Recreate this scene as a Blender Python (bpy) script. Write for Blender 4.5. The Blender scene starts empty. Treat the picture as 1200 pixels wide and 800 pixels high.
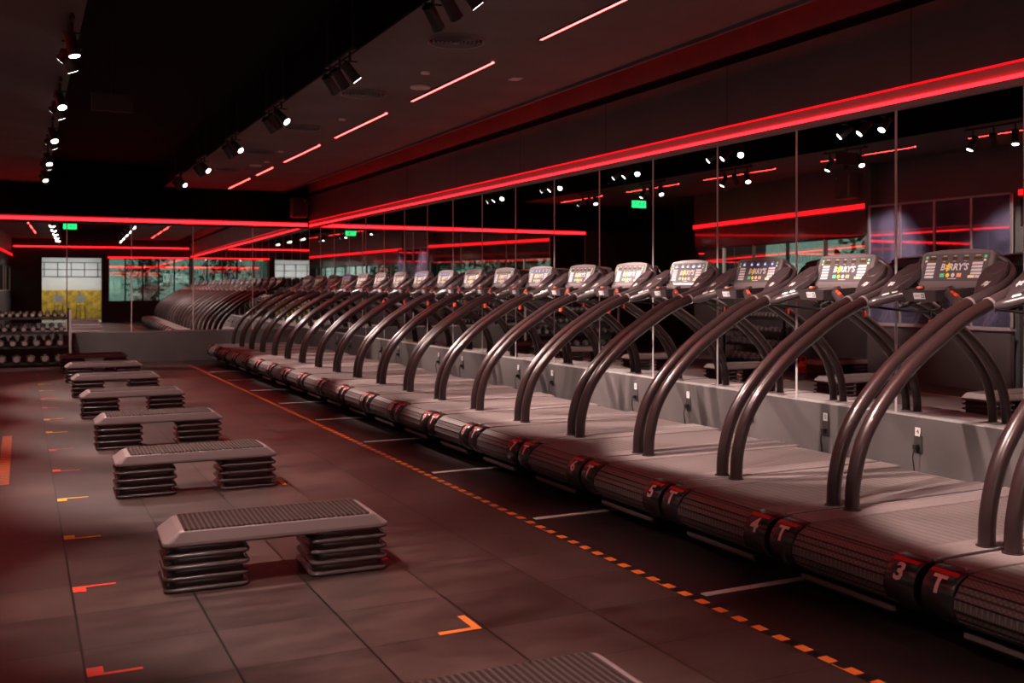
import bpy, math, random
from mathutils import Vector, Matrix
random.seed(7)
S = bpy.context.scene
COL = S.collection
R = math.radians

# ------------------------------------------------------------------ materials
def mat(name, color, rough=0.5, metal=0.0, coat=0.0, emit=None, estr=0.0, noise=None, bump=None, spec=None):
    m = bpy.data.materials.new(name); m.use_nodes = True
    nt = m.node_tree; b = nt.nodes['Principled BSDF']
    b.inputs['Base Color'].default_value = (*color, 1)
    b.inputs['Roughness'].default_value = rough
    b.inputs['Metallic'].default_value = metal
    b.inputs['Coat Weight'].default_value = coat
    if spec is not None: b.inputs['Specular IOR Level'].default_value = spec
    if emit:
        b.inputs['Emission Color'].default_value = (*emit, 1)
        b.inputs['Emission Strength'].default_value = estr
    if noise or bump:
        tc = nt.nodes.new('ShaderNodeTexCoord')
    if noise:                       # (scale, amount): mottled wear in the thing's own colour
        n = nt.nodes.new('ShaderNodeTexNoise'); n.inputs['Scale'].default_value = noise[0]; n.inputs['Detail'].default_value = 5
        nt.links.new(tc.outputs['Object'], n.inputs['Vector'])
        r = nt.nodes.new('ShaderNodeValToRGB')
        lo = [max(0, c*(1-noise[1])) for c in color]; hi = [min(1, c*(1+noise[1])) for c in color]
        r.color_ramp.elements[0].position = .3; r.color_ramp.elements[1].position = .7
        r.color_ramp.elements[0].color = (*lo, 1); r.color_ramp.elements[1].color = (*hi, 1)
        nt.links.new(n.outputs['Fac'], r.inputs['Fac']); nt.links.new(r.outputs['Color'], b.inputs['Base Color'])
    if bump:                        # (scale, strength)
        n2 = nt.nodes.new('ShaderNodeTexNoise'); n2.inputs['Scale'].default_value = bump[0]
        nt.links.new(tc.outputs['Object'], n2.inputs['Vector'])
        bp = nt.nodes.new('ShaderNodeBump'); bp.inputs['Strength'].default_value = bump[1]; bp.inputs['Distance'].default_value = .004
        nt.links.new(n2.outputs['Fac'], bp.inputs['Height']); nt.links.new(bp.outputs['Normal'], b.inputs['Normal'])
    return m

def emat(name, color, strength):
    m = bpy.data.materials.new(name); m.use_nodes = True
    nt = m.node_tree; nt.nodes.clear()
    e = nt.nodes.new('ShaderNodeEmission'); e.inputs[0].default_value = (*color, 1); e.inputs[1].default_value = strength
    o = nt.nodes.new('ShaderNodeOutputMaterial'); nt.links.new(e.outputs[0], o.inputs[0])
    return m

M = {}
M['black_wall'] = mat('black_wall', (.045,.038,.038), .62, noise=(1.2,.25))
M['brown_wall'] = mat('brown_wall', (.095,.098,.100), .5, noise=(1.0,.2))
M['ceiling'] = mat('ceiling_paint', (.125,.105,.10), .7, noise=(1.5,.15))
M['recess'] = mat('recess_black', (.0045,.0035,.0035), .9, spec=.08)
M['kick'] = mat('kick_panel_grey', (.100,.086,.085), .5, noise=(2.5,.15))
M['kick_far'] = mat('kick_panel_dark', (.10,.09,.09), .55, noise=(2.5,.15))
M['soffit_under'] = mat('soffit_under', (.42,.38,.39), .55)
M['alu'] = mat('aluminium', (.66,.62,.62), .38, .45)
M['chrome'] = mat('chrome', (.8,.78,.78), .3, .8)
M['mirror'] = mat('mirror_glass', (.80,.83,.83), .0, 1)
M['rail'] = mat('handrail_satin', (.034,.019,.019), .30, .25, coat=.25)
M['molded'] = mat('molded_grey', (.052,.040,.042), .28, bump=(500,.1))
M['dark'] = mat('dark_plastic', (.02,.018,.018), .45)
M['frame'] = mat('frame_black', (.03,.026,.026), .4, .3)
M['console'] = mat('console_shell', (.16,.13,.13), .34)
M['console_face'] = mat('console_face', (.085,.075,.082), .55)
M['back_light'] = mat('back_light', (.60,.60,.57), .45)
M['back_dark'] = mat('back_dark', (.10,.105,.10), .55)
M['white'] = mat('white_print', (.66,.64,.66), .55)
M['white_soft'] = mat('white_soft_print', (.45,.44,.45), .5)
M['amber'] = mat('amber_display', (.10,.055,.01), .25)
M['gold'] = mat('gold_print', (.95,.68,.02), .5)
M['green'] = mat('green_print', (.12,.70,.38), .5)
M['orange_p'] = mat('orange_print', (.95,.42,.22), .5)
M['cream'] = mat('cream_print', (.9,.78,.5), .5)
M['digit'] = emat('blue_digits', (.35,.45,1), 1.6)
M['display_on'] = mat('display_on', (.10,.10,.32), .25)
M['red_btn'] = mat('red_button', (.90,.09,.03), .4)
M['capblack'] = mat('cap_black', (.022,.018,.018), .27, coat=.4)
M['capred'] = mat('cap_red', (.60,.015,.015), .35)
M['cap_redlit'] = mat('cap_print', (.95,.60,.60), .5)  # white lettering, with the red lights' pink cast put into its colour
M['plastic_plat'] = mat('step_plastic', (.185,.135,.133), .48, bump=(300,.08))
M['mat_rubber'] = mat('step_mat', (.115,.083,.080), .75)
M['riser'] = mat('riser_plastic', (.075,.058,.056), .27, bump=(300,.05))
M['tape_o'] = mat('tape_orange', (.95,.24,.045), .5)
M['tape_r'] = mat('tape_red', (.90,.07,.03), .5)
M['tape_y'] = mat('tape_yellow', (.95,.52,.02), .5)
M['tape_k'] = mat('tape_black', (.008,.007,.007), .3)
M['led'] = emat('red_led', (1,.030,.028), 24)
M['led_soft'] = emat('red_led_soft', (1,.008,.012), 6.5)
M['led_dim'] = emat('red_led_dim', (1,.006,.012), 1.0)
M['led_win'] = emat('red_led_window_side', (1,.008,.012), 1.6)
M['led_hid'] = emat('red_led_hidden', (1,.008,.010), 12)
M['lens'] = emat('lamp_lens', (1,.93,.9), 14)
M['exit'] = emat('exit_green', (.02,1,.25), 1.4)
M['leaf'] = mat('leaf', (.10,.20,.11), .7, noise=(3,.6))
M['bark'] = mat('bark', (.10,.08,.06), .8)
M['yellow_wood'] = mat('yellow_wood', (.60,.37,.04), .5, noise=(6,.45))
M['lobby_white'] = mat('lobby_white', (.8,.8,.8), .6)
M['lobby_lamp'] = emat('lobby_lamp', (1,.98,.95), 5)
M['pave'] = mat('outside_paving', (.4,.4,.38), .8, noise=(2,.2))
M['outlet'] = mat('outlet_dark', (.05,.045,.045), .4)
M['db'] = mat('dumbbell_rubber', (.07,.06,.06), .3, coat=.3)
M['dbm'] = mat('dumbbell_steel', (.6,.56,.56), .28, .9)
M['blue'] = mat('blue_vinyl', (.03,.08,.6), .4)

def window_glass():
    m = bpy.data.materials.new('window_glass'); m.use_nodes = True
    nt = m.node_tree; nt.nodes.clear()
    t = nt.nodes.new('ShaderNodeBsdfTransparent'); t.inputs[0].default_value = (.62,.76,.69,1)
    g = nt.nodes.new('ShaderNodeBsdfGlossy'); g.inputs['Color'].default_value = (.9,.95,.95,1); g.inputs['Roughness'].default_value = 0
    mx = nt.nodes.new('ShaderNodeMixShader'); mx.inputs[0].default_value = .42
    o = nt.nodes.new('ShaderNodeOutputMaterial')
    nt.links.new(t.outputs[0], mx.inputs[1]); nt.links.new(g.outputs[0], mx.inputs[2]); nt.links.new(mx.outputs[0], o.inputs[0])
    return m
M['glass'] = window_glass()
def booth_glass():
    m = bpy.data.materials.new('booth_glass'); m.use_nodes = True
    nt = m.node_tree; nt.nodes.clear()
    t = nt.nodes.new('ShaderNodeBsdfTransparent'); t.inputs[0].default_value = (.72,.74,.85,1)
    g = nt.nodes.new('ShaderNodeBsdfGlossy'); g.inputs['Color'].default_value = (.85,.88,1,1); g.inputs['Roughness'].default_value = .02
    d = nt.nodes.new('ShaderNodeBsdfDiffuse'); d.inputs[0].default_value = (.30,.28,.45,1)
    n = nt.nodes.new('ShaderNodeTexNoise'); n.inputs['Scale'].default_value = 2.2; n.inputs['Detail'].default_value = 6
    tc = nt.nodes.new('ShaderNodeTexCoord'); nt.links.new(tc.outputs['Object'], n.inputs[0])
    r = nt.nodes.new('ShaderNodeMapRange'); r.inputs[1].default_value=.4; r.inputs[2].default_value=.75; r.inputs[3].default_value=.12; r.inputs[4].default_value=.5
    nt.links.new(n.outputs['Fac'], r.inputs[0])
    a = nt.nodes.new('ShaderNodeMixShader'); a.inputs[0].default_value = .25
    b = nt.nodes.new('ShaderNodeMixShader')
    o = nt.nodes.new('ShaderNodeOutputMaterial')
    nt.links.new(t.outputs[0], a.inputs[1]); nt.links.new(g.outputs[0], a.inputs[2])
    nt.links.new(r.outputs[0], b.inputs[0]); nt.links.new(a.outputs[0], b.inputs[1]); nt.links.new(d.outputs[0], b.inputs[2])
    nt.links.new(b.outputs[0], o.inputs[0])
    return m
M['booth'] = booth_glass()

def belt_mat():
    """slatted rubber: fine ridges across the belt and a diamond grain between slats"""
    m = bpy.data.materials.new('belt_slats'); m.use_nodes = True
    nt = m.node_tree; N = nt.nodes; L = nt.links; b = N['Principled BSDF']
    tc = N.new('ShaderNodeTexCoord')
    sep = N.new('ShaderNodeSeparateXYZ'); L.new(tc.outputs['Object'], sep.inputs[0])
    def mth(op, a, v=None, c=None):
        n = N.new('ShaderNodeMath'); n.operation = op
        if hasattr(a, 'links') or hasattr(a,'is_linked'): L.new(a, n.inputs[0])
        else: n.inputs[0].default_value = a
        if v is not None:
            if hasattr(v,'is_linked'): L.new(v, n.inputs[1])
            else: n.inputs[1].default_value = v
        return n.outputs[0]
    fx = mth('FRACT', mth('MULTIPLY', sep.outputs[0], 1/.0555))
    slat = mth('LESS_THAN', fx, .10)
    a = mth('FRACT', mth('MULTIPLY', mth('ADD', mth('MULTIPLY', sep.outputs[0], 1.0), mth('MULTIPLY', sep.outputs[1], .55)), 1/.0139))
    c = mth('FRACT', mth('MULTIPLY', mth('SUBTRACT', mth('MULTIPLY', sep.outputs[0], 1.0), mth('MULTIPLY', sep.outputs[1], .55)), 1/.0139))
    dia = mth('MAXIMUM', mth('LESS_THAN', a, .28), mth('LESS_THAN', c, .28))
    n = N.new('ShaderNodeTexNoise'); n.inputs['Scale'].default_value = 7; n.inputs['Detail'].default_value = 4
    L.new(tc.outputs['Object'], n.inputs[0])
    base = N.new('ShaderNodeMixRGB'); base.inputs[1].default_value = (.19,.15,.145,1); base.inputs[2].default_value = (.27,.22,.21,1)
    L.new(n.outputs['Fac'], base.inputs[0])
    m1 = N.new('ShaderNodeMixRGB'); m1.inputs[2].default_value = (.115,.092,.088,1)
    L.new(dia, m1.inputs[0]); L.new(base.outputs[0], m1.inputs[1])
    m2 = N.new('ShaderNodeMixRGB'); m2.inputs[2].default_value = (.03,.024,.024,1)
    L.new(slat, m2.inputs[0]); L.new(m1.outputs[0], m2.inputs[1])
    L.new(m2.outputs[0], b.inputs['Base Color'])
    b.inputs['Roughness'].default_value = .5
    bp = N.new('ShaderNodeBump'); bp.inputs['Strength'].default_value = .5; bp.inputs['Distance'].default_value = .002
    inv = mth('SUBTRACT', 1.0, mth('MAXIMUM', slat, dia)); L.new(inv, bp.inputs['Height']); L.new(bp.outputs[0], b.inputs['Normal'])
    return m
M['belt'] = belt_mat()
M['deckrail'] = mat('deck_rail_grip', (.22,.18,.175), .42, bump=(260,.35), noise=(40,.15))

def floor_mat(name, c0, c1, tx, ty, ox, oy, rough, speck, seamc, seamw=.0022, seam_w2=.0014):
    m = bpy.data.materials.new(name); m.use_nodes = True
    nt = m.node_tree; N = nt.nodes; L = nt.links; b = N['Principled BSDF']
    tc = N.new('ShaderNodeTexCoord'); sep = N.new('ShaderNodeSeparateXYZ'); L.new(tc.outputs['Object'], sep.inputs[0])
    def mth(op, a, v=None):
        n = N.new('ShaderNodeMath'); n.operation = op
        for k, q in enumerate((a, v)):
            if q is None: continue
            if hasattr(q,'is_linked'): L.new(q, n.inputs[k])
            else: n.inputs[k].default_value = q
        return n.outputs[0]
    def seam(s, off, t, w):
        f = mth('FRACT', mth('DIVIDE', mth('SUBTRACT', s, off), t))
        d = mth('MINIMUM', f, mth('SUBTRACT', 1.0, f))
        return mth('LESS_THAN', d, w/t), mth('FLOOR', mth('DIVIDE', mth('SUBTRACT', s, off), t))
    sx, ix = seam(sep.outputs[0], ox, tx, seamw)
    sy, iy = seam(sep.outputs[1], oy, ty, seam_w2)
    comb = N.new('ShaderNodeCombineXYZ'); L.new(ix, comb.inputs[0]); L.new(iy, comb.inputs[1])
    wn = N.new('ShaderNodeTexWhiteNoise'); wn.noise_dimensions = '2D'; L.new(comb.outputs[0], wn.inputs['Vector'])
    n1 = N.new('ShaderNodeTexNoise'); n1.inputs['Scale'].default_value = 3; n1.inputs['Detail'].default_value = 8; n1.inputs['Roughness'].default_value=.65
    mp = N.new('ShaderNodeMapping'); mp.inputs['Scale'].default_value = (1,2.2,1); L.new(tc.outputs['Object'], mp.inputs[0]); L.new(mp.outputs[0], n1.inputs[0])
    n2 = N.new('ShaderNodeTexNoise'); n2.inputs['Scale'].default_value = 230; L.new(tc.outputs['Object'], n2.inputs[0])
    f = mth('ADD', mth('MULTIPLY', n1.outputs['Fac'], .80), mth('MULTIPLY', wn.outputs['Value'], .20))
    mr = N.new('ShaderNodeMapRange'); mr.inputs[1].default_value = .32; mr.inputs[2].default_value = .72; L.new(f, mr.inputs[0])
    mx = N.new('ShaderNodeMixRGB'); mx.inputs[1].default_value = (*c0,1); mx.inputs[2].default_value = (*c1,1); L.new(mr.outputs[0], mx.inputs[0])
    sp = mth('GREATER_THAN', n2.outputs['Fac'], .66)
    mx2 = N.new('ShaderNodeMixRGB'); mx2.inputs[2].default_value = (c1[0]*1.9, c1[1]*1.9, c1[2]*1.9, 1)
    L.new(mth('MULTIPLY', sp, speck), mx2.inputs[0]); L.new(mx.outputs[0], mx2.inputs[1])
    mx3 = N.new('ShaderNodeMixRGB'); mx3.inputs[2].default_value = (*seamc,1)
    L.new(mth('MAXIMUM', sx, sy), mx3.inputs[0]); L.new(mx2.outputs[0], mx3.inputs[1])
    L.new(mx3.outputs[0], b.inputs['Base Color'])
    b.inputs['Specular IOR Level'].default_value=.32
    rr = N.new('ShaderNodeMapRange'); rr.inputs[3].default_value = rough-.08; rr.inputs[4].default_value = rough+.1
    L.new(n1.outputs['Fac'], rr.inputs[0]); L.new(rr.outputs[0], b.inputs['Roughness'])
    bp = N.new('ShaderNodeBump'); bp.inputs['Strength'].default_value = .25; bp.inputs['Distance'].default_value = .003
    L.new(n2.outputs['Fac'], bp.inputs['Height']); L.new(bp.outputs[0], b.inputs['Normal'])
    return m
M['floor_tiles'] = floor_mat('rubber_floor_tiles', (.026,.0145,.0130), (.088,.053,.047), .53, .49, .22, .02, .44, .9, (.004,.003,.003), .0050, .0030)
M['floor_dark'] = floor_mat('dark_vinyl_floor', (.020,.012,.012), (.034,.021,.021), 1.6, 1.76, .1, .4, .36, .1, (.01,.006,.006))

def ridge_mat():
    m = bpy.data.materials.new('ridged_mat'); m.use_nodes = True
    nt = m.node_tree; N = nt.nodes; L = nt.links; b = N['Principled BSDF']
    tc = N.new('ShaderNodeTexCoord'); w = N.new('ShaderNodeTexWave'); w.wave_type='BANDS'; w.bands_direction='X'
    w.inputs['Scale'].default_value = 12.5; L.new(tc.outputs['Object'], w.inputs[0])
    mx = N.new('ShaderNodeMixRGB'); mx.inputs[1].default_value=(.022,.013,.012,1); mx.inputs[2].default_value=(.066,.041,.037,1)
    L.new(w.outputs['Fac'], mx.inputs[0]); L.new(mx.outputs[0], b.inputs['Base Color']); b.inputs['Roughness'].default_value=.75; b.inputs['Specular IOR Level'].default_value=.12
    bp = N.new('ShaderNodeBump'); bp.inputs['Strength'].default_value=.8; bp.inputs['Distance'].default_value=.008
    L.new(w.outputs['Fac'], bp.inputs['Height']); L.new(bp.outputs[0], b.inputs['Normal'])
    return m
M['ridged'] = ridge_mat()

# ------------------------------------------------------------------ mesh building
class MB:
    def __init__(s): s.v=[]; s.f=[]; s.m=[]; s.sm=[]; s.mats=[]
    def mi(s, m):
        if m not in s.mats: s.mats.append(m)
        return s.mats.index(m)
    def add(s, vs, fs, m, smooth=False):
        o = len(s.v); k = s.mi(m); s.v += [tuple(v) for v in vs]
        for f in fs: s.f.append([i+o for i in f]); s.m.append(k); s.sm.append(smooth)
        return s
    def box(s, x0,x1,y0,y1,z0,z1, m):
        vs=[(x0,y0,z0),(x1,y0,z0),(x1,y1,z0),(x0,y1,z0),(x0,y0,z1),(x1,y0,z1),(x1,y1,z1),(x0,y1,z1)]
        return s.add(vs, [(3,2,1,0),(4,5,6,7),(0,1,5,4),(1,2,6,5),(2,3,7,6),(3,0,4,7)], m)
    def cbox(s, x0,x1,y0,y1,z0,z1, c, m):
        """box with its vertical and horizontal edges chamfered by c"""
        def ring(z, i):
            a=c if c<(x1-x0)/2.01 else (x1-x0)/2.01
            X0,X1,Y0,Y1=x0+i,x1-i,y0+i,y1-i
            return [(X0+a,Y0,z),(X1-a,Y0,z),(X1,Y0+a,z),(X1,Y1-a,z),(X1-a,Y1,z),(X0+a,Y1,z),(X0,Y1-a,z),(X0,Y0+a,z)]
        rs=[ring(z0,c),ring(z0+c,0),ring(z1-c,0),ring(z1,c)]
        return s.loft(rs, m, True, True, False)
    def loft(s, rings, m, cap0=True, cap1=True, smooth=True, closed=True):
        n=len(rings[0]); vs=[p for r in rings for p in r]; fs=[]
        for a in range(len(rings)-1):
            for i in range(n if closed else n-1):
                j=(i+1)%n; fs.append((a*n+i,a*n+j,(a+1)*n+j,(a+1)*n+i))
        s.add(vs, fs, m, smooth)
        if cap0: s.add(rings[0], [tuple(reversed(range(n)))], m)
        if cap1: s.add(rings[-1], [tuple(range(n))], m)
        return s
    def tube(s, pts, rad, m, n=12, caps=True, flat=1.0):
        pts=[Vector(p) for p in pts]; k=len(pts)
        if not hasattr(rad,'__len__'): rad=[rad]*k
        T=[]
        for i in range(k):
            a=pts[max(i-1,0)]; b=pts[min(i+1,k-1)]; T.append((b-a).normalized())
        up=Vector((0,0,1)) if abs(T[0].z)<.9 else Vector((0,1,0))
        u=T[0].cross(up).normalized(); rings=[]
        for i in range(k):
            u=(u-T[i]*u.dot(T[i])).normalized(); w=T[i].cross(u)
            rings.append([tuple(pts[i]+u*(math.cos(2*math.pi*j/n)*rad[i])+w*(math.sin(2*math.pi*j/n)*rad[i]*flat)) for j in range(n)])
        return s.loft(rings, m, caps, caps, True)
    def cyl(s, a, b, r, m, n=20, r2=None, smooth=True):
        a=Vector(a); b=Vector(b); T=(b-a).normalized(); up=Vector((0,0,1)) if abs(T.z)<.9 else Vector((0,1,0))
        u=T.cross(up).normalized(); w=T.cross(u); r2=r if r2 is None else r2
        ring=lambda c,q:[tuple(c+u*(math.cos(2*math.pi*j/n)*q)+w*(math.sin(2*math.pi*j/n)*q)) for j in range(n)]
        return s.loft([ring(a,r),ring(b,r2)], m, True, True, smooth)
    def prism(s, poly, fr, d0, d1, m):
        """poly in (u,v); fr(u,v,w)->xyz; extruded w from d0 to d1"""
        return s.loft([[fr(u,v,d0) for u,v in poly],[fr(u,v,d1) for u,v in poly]], m, True, True, False)
    def quad(s, fr, u0,u1,v0,v1,w, m, shear=0):
        return s.add([fr(u0,v0,w),fr(u1,v0,w),fr(u1+shear,v1,w),fr(u0+shear,v1,w)], [(0,1,2,3)], m)
    def build(s, name, parent=None, loc=None, rz=0, bevel=0):
        me=bpy.data.meshes.new(name); me.from_pydata(s.v,[],s.f)
        for m in s.mats: me.materials.append(m)
        me.polygons.foreach_set('material_index', s.m); me.polygons.foreach_set('use_smooth', s.sm); me.update()
        o=bpy.data.objects.new(name, me); COL.objects.link(o)
        if parent: o.parent=parent
        if loc: o.location=loc
        if rz: o.rotation_euler[2]=rz
        if bevel:
            b=o.modifiers.new('bevel','BEVEL'); b.width=bevel; b.segments=2; b.limit_method='ANGLE'
        return o
def spline(pts, n=8):
    P=[Vector(p) for p in pts]; P=[P[0]*2-P[1]]+P+[P[-1]*2-P[-2]]; out=[]
    for i in range(1,len(P)-2):
        for k in range(n):
            t=k/n; a,b,c,d=P[i-1],P[i],P[i+1],P[i+2]
            out.append(.5*((2*b)+(c-a)*t+(2*a-5*b+4*c-d)*t*t+(3*b-3*c+d-a)*t**3))
    out.append(P[-2]); return out
def lerp_list(vals, n):
    out=[]
    for i in range(len(vals)-1):
        for k in range(n): out.append(vals[i]+(vals[i+1]-vals[i])*k/n)
    return out+[vals[-1]]
def text_faces(txt, size, shear=0, bold=0, align='CENTER'):
    c=bpy.data.curves.new('t','FONT'); c.body=txt; c.size=size; c.align_x=align; c.align_y='CENTER'; c.shear=shear; c.offset=bold; c.resolution_u=2
    o=bpy.data.objects.new('t',c); COL.objects.link(o); dg=bpy.context.evaluated_depsgraph_get(); dg.update()
    me=o.evaluated_get(dg).to_mesh(); vs=[tuple(v.co) for v in me.vertices]; fs=[tuple(p.vertices) for p in me.polygons]
    o.evaluated_get(dg).to_mesh_clear(); bpy.data.objects.remove(o); bpy.data.curves.remove(c)
    return vs, fs
def add_text(mb, txt, size, fr, w, m, u=0, v=0, **k):
    vs,fs=text_faces(txt,size,**k); mb.add([fr(u+a,v+b,w) for a,b,_ in vs], fs, m); return mb
def tag(o, label, cat, group=None, kind=None):
    o['label']=label; o['category']=cat
    if group: o['group']=group
    if kind: o['kind']=kind
    return o
def struct(o): o['kind']='structure'; return o
def empty(name, loc=(0,0,0), rz=0):
    o=bpy.data.objects.new(name,None); COL.objects.link(o); o.location=loc; o.rotation_euler[2]=rz; o.empty_display_size=.1; return o
def copy_tree(o, parent=None):
    c=o.copy(); COL.objects.link(c)
    if parent: c.parent=parent
    for ch in CH.get(o.name, []): copy_tree(ch, c)
    return c
CH={}
def index_children():
    CH.clear()
    for o in bpy.data.objects:
        if o.parent: CH.setdefault(o.parent.name,[]).append(o)
ORD=['first','second','third','fourth','fifth','sixth','seventh','eighth','ninth','tenth','eleventh','twelfth','thirteenth','fourteenth','fifteenth','sixteenth','seventeenth','eighteenth','nineteenth','twentieth','twenty-first']

# ------------------------------------------------------------------ camera
H=1.48; F=1170; TH=R(26.17)
cd=bpy.data.cameras.new('camera'); cam=bpy.data.objects.new('camera',cd); COL.objects.link(cam); S.camera=cam
cam.location=(0,0,H); cam.rotation_euler=(R(90),0,-TH)
cd.sensor_width=36; cd.lens=36*F/1200; cd.shift_y=-(400-336.5)/1200; cd.clip_start=.05
cd.dof.use_dof=True; cd.dof.focus_distance=6.0; cd.dof.aperture_fstop=3.2

# ------------------------------------------------------------------ setting
XW=5.60; YF=21.35; ZC=3.52; ZS=2.75; ZT=2.90; ZK=.59; YR=-3.0
XA=-4.1; YA=18.3; ROT=R(-1.3)
struct(MB().box(-4.4,2.85,-3.4,22.2,-.12,0,M['floor_tiles']).build('floor'))
struct(MB().box(2.85,5.9,-3.4,22.2,-.12,0,M['floor_dark']).build('floor'))
# ceiling: two lower painted bands with a black recess between them
cl=MB(); cl.box(2.60,5.0,-3.2,22,ZC,ZC+.05,M['ceiling']).box(-2.6,.42,-3.2,22,ZC,ZC+.05,M['ceiling']).box(-4.4,-2.6,YA-.2,22.2,ZC,ZC+.05,M['ceiling'])
struct(cl.build('ceiling'))
rc=MB(); rc.box(-2.6,5.9,-3.4,22.2,3.93,4.05,M['recess']).box(-4.4,-2.6,YA-.2,22.2,3.93,4.05,M['recess'])
rc.box(2.575,2.60,-3.2,22,ZC-.002,3.93,M['recess']).box(.42,.445,-3.2,22,ZC-.002,3.93,M['recess']).box(-2.6,-2.5,-3.2,YA-.2,ZC,3.93,M['recess'])
struct(rc.build('ceiling'))
struct(MB().box(4.975,5.005,-3.2,22,ZC-.03,ZC+.05,M['brown_wall']).build('trim_1'))
# right wall: upper brown panels, banded fascia, black strip under the cove
struct(MB().box(XW+.02,XW+.2,-3.4,22,0,3.93,M['black_wall']).build('wall_right'))
so=MB(); so.box(XW-.02,XW+.02,-3.2,YF+.2,ZT,3.93,M['brown_wall'])
so.box(XW-.032,XW-.02,-3.2,YF+.2,3.43,3.505,M['recess'])
for k in range(-1,10): so.box(XW-.0215,XW-.02,3.0+2.03*k-.002,3.0+2.03*k+.002,ZT,3.43,M['recess'])
struct(so.build('wall_right'))
fa=MB(); fa.box(XW-.030,XW+.02,-3.2,YF+.1,ZS-.01,ZS+.035,M['soffit_under']).box(XW-.010,XW+.02,-3.2,YF+.1,ZS+.035,ZT-.02,M['soffit_under']).box(XW-.024,XW+.02,-3.2,YF+.1,ZT-.02,ZT,M['soffit_under'])
struct(fa.build('trim_2'))
# far wall, turned slightly from square
def far(o): o.location=(XW,YF,0); o.rotation_euler[2]=ROT; return struct(o)
far(MB().box(-11,.3,.02,.2,0,3.93,M['black_wall']).build('wall_far'))
far(MB().box(-11,-.02,-.02,.02,ZT,3.93,M['recess']).build('wall_far'))
far(MB().box(-7.0,-.03,-.03,.02,ZS-.01,ZS+.035,M['frame']).box(-7.0,-.03,-.010,.02,ZS+.035,ZT-.02,M['soffit_under']).box(-7.0,-.03,-.024,.02,ZT-.02,ZT,M['frame']).build('trim_3'))
far(MB().box(-7.0,-.05,-.40,.02,0,ZK,M['kick_far']).build('wall_far'))
struct(MB().box(5.55,XW+.02,-3.2,YF,0,ZK-.006,M['kick']).box(5.547,XW,-3.2,YF,ZK-.006,ZK,M['alu']).build('wall_right'))
def led_run(x0,x1,y0,y1,z0,z1,mt,label,cat='led strip'):
    o=MB().box(x0,x1,y0,y1,z0,z1,mt).build('led_strip'); return tag(o,label,cat)
led_run(XW-.030,XW-.0245,-3.1,YF-.1,ZT-.016,ZT-.002,M['led_dim'],'thin red light strip along the top of the band above treadmill mirrors')
led_run(XW-.026,XW-.011,-3.1,YF-.1,ZS+.036,ZS+.062,M['led_soft'],'wider red light strip low on the band above the treadmill mirrors')
for a,b,z0,z1,lab in ((-.026,-.011,ZS+.045,ZS+.10,'red light strip along the band above the far wall mirrors'),):
    o=led_run(-7.0,-.05,a,b,z0,z1,M['led_soft'],lab); o.location=(XW,YF,0); o.rotation_euler[2]=ROT
led_run(4.935,4.96,-3.1,YF,3.572,3.59,M['led_hid'],'red cove light hidden above the ceiling edge facing the treadmill wall')
# mirrors
def mirror(name_label, x0,y0,x1,y1, post=True):
    d=Vector((x1-x0,y1-y0,0)); L=d.length; rz=math.atan2(d.y,d.x)
    e=empty('mirror_panel',(x0,y0,ZK),rz)
    p=MB().box(.0015,L-.0015,-.004,0,0,ZS-ZK-.01,M['mirror']); p.build('mirror_glass',e)
    if post:
        MB().box(-.010,.010,-.006,.006,0,ZS-ZK-.01,M['alu']).build('edge_strip',e)
    tag(e,name_label,'mirror','mirror panels')
    return e
ys=[5.18+1.017*k for k in range(-8,17)]
ys=[y for y in ys if y<YF-.4]+[YF]
n=len(ys)
for i in range(n-1):
    mirror(f'tall mirror panel behind the treadmills, {ORD[n-2-i]} along from the far corner' if n-2-i<21 else 'tall mirror panel on the treadmill wall beside the rear wall, '+('first' if i==0 else 'second' if i==1 else 'third')+' from that corner', XW,ys[n-1-(n-2-i)],XW,ys[n-2-(n-2-i)])
xs=[0,-1.21,-2.42,-3.61,-4.80,-5.99,-7.0]
for i in range(len(xs)-1):
    c,s_=math.cos(ROT),math.sin(ROT)
    mirror(f'tall mirror panel on the far wall, {ORD[i]} along from the treadmill corner', XW+xs[i+1]*c,YF+xs[i+1]*s_,XW+xs[i]*c,YF+xs[i]*s_)
# left side: alcove, angled window wall, low wall with glass screen, window wall beside the camera
struct(MB().box(-4.3,-4.1,YA,22.2,0,3.93,M['black_wall']).build('wall_left'))
struct(MB().box(-4.3,-2.4,YA-.12,YA,0,3.93,M['black_wall']).build('wall_left'))
def win_wall(x0,y0,x1,y1,zk,num,cells,soff=True):
    d=Vector((x1-x0,y1-y0,0)); L=d.length; rz=math.atan2(d.y,d.x)
    ZW=2.34
    struct(MB().box(0,L,-.08,.08,0,zk,M['black_wall']).box(0,L,-.06,.06,ZW,ZS,M['capblack']).box(0,L,-.08,.08,ZS,3.93,M['brown_wall']).build('wall_left',loc=(x0,y0,0),rz=rz))
    e=empty(f'window_{num}',(x0,y0,0),rz); struct(e)
    fr=MB(); 
    for k in range(cells+1):
        u=L*k/cells; fr.box(max(0,u-.02),min(L,u+.02),-.03,.03,zk,ZW,M['alu'] if k%3 else M['frame'])
    fr.box(0,L,-.03,.03,zk,zk+.03,M['alu']).box(0,L,-.03,.03,ZW-.03,ZW,M['frame'])
    fr.build('window_frame',e)
    MB().box(.01,L-.01,-.004,.004,zk+.03,ZW-.03,M['glass']).build('window_pane',e)
    return L,rz
L1,r1=win_wall(-2.4,YA-.06,-1.38,12.2,1.35,1,5)
L2,r2=win_wall(-1.55,9.5,-1.55,YR,1.35,2,10)
def off_strip(x0,y0,rz,L,sgn,lab):
    o=MB().box(0,L,.10*sgn-.012,.10*sgn+.012,ZS+.03,ZS+.11,M['led_win']).build('led_strip',loc=(x0,y0,0),rz=rz); tag(o,lab,'led strip')
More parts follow.
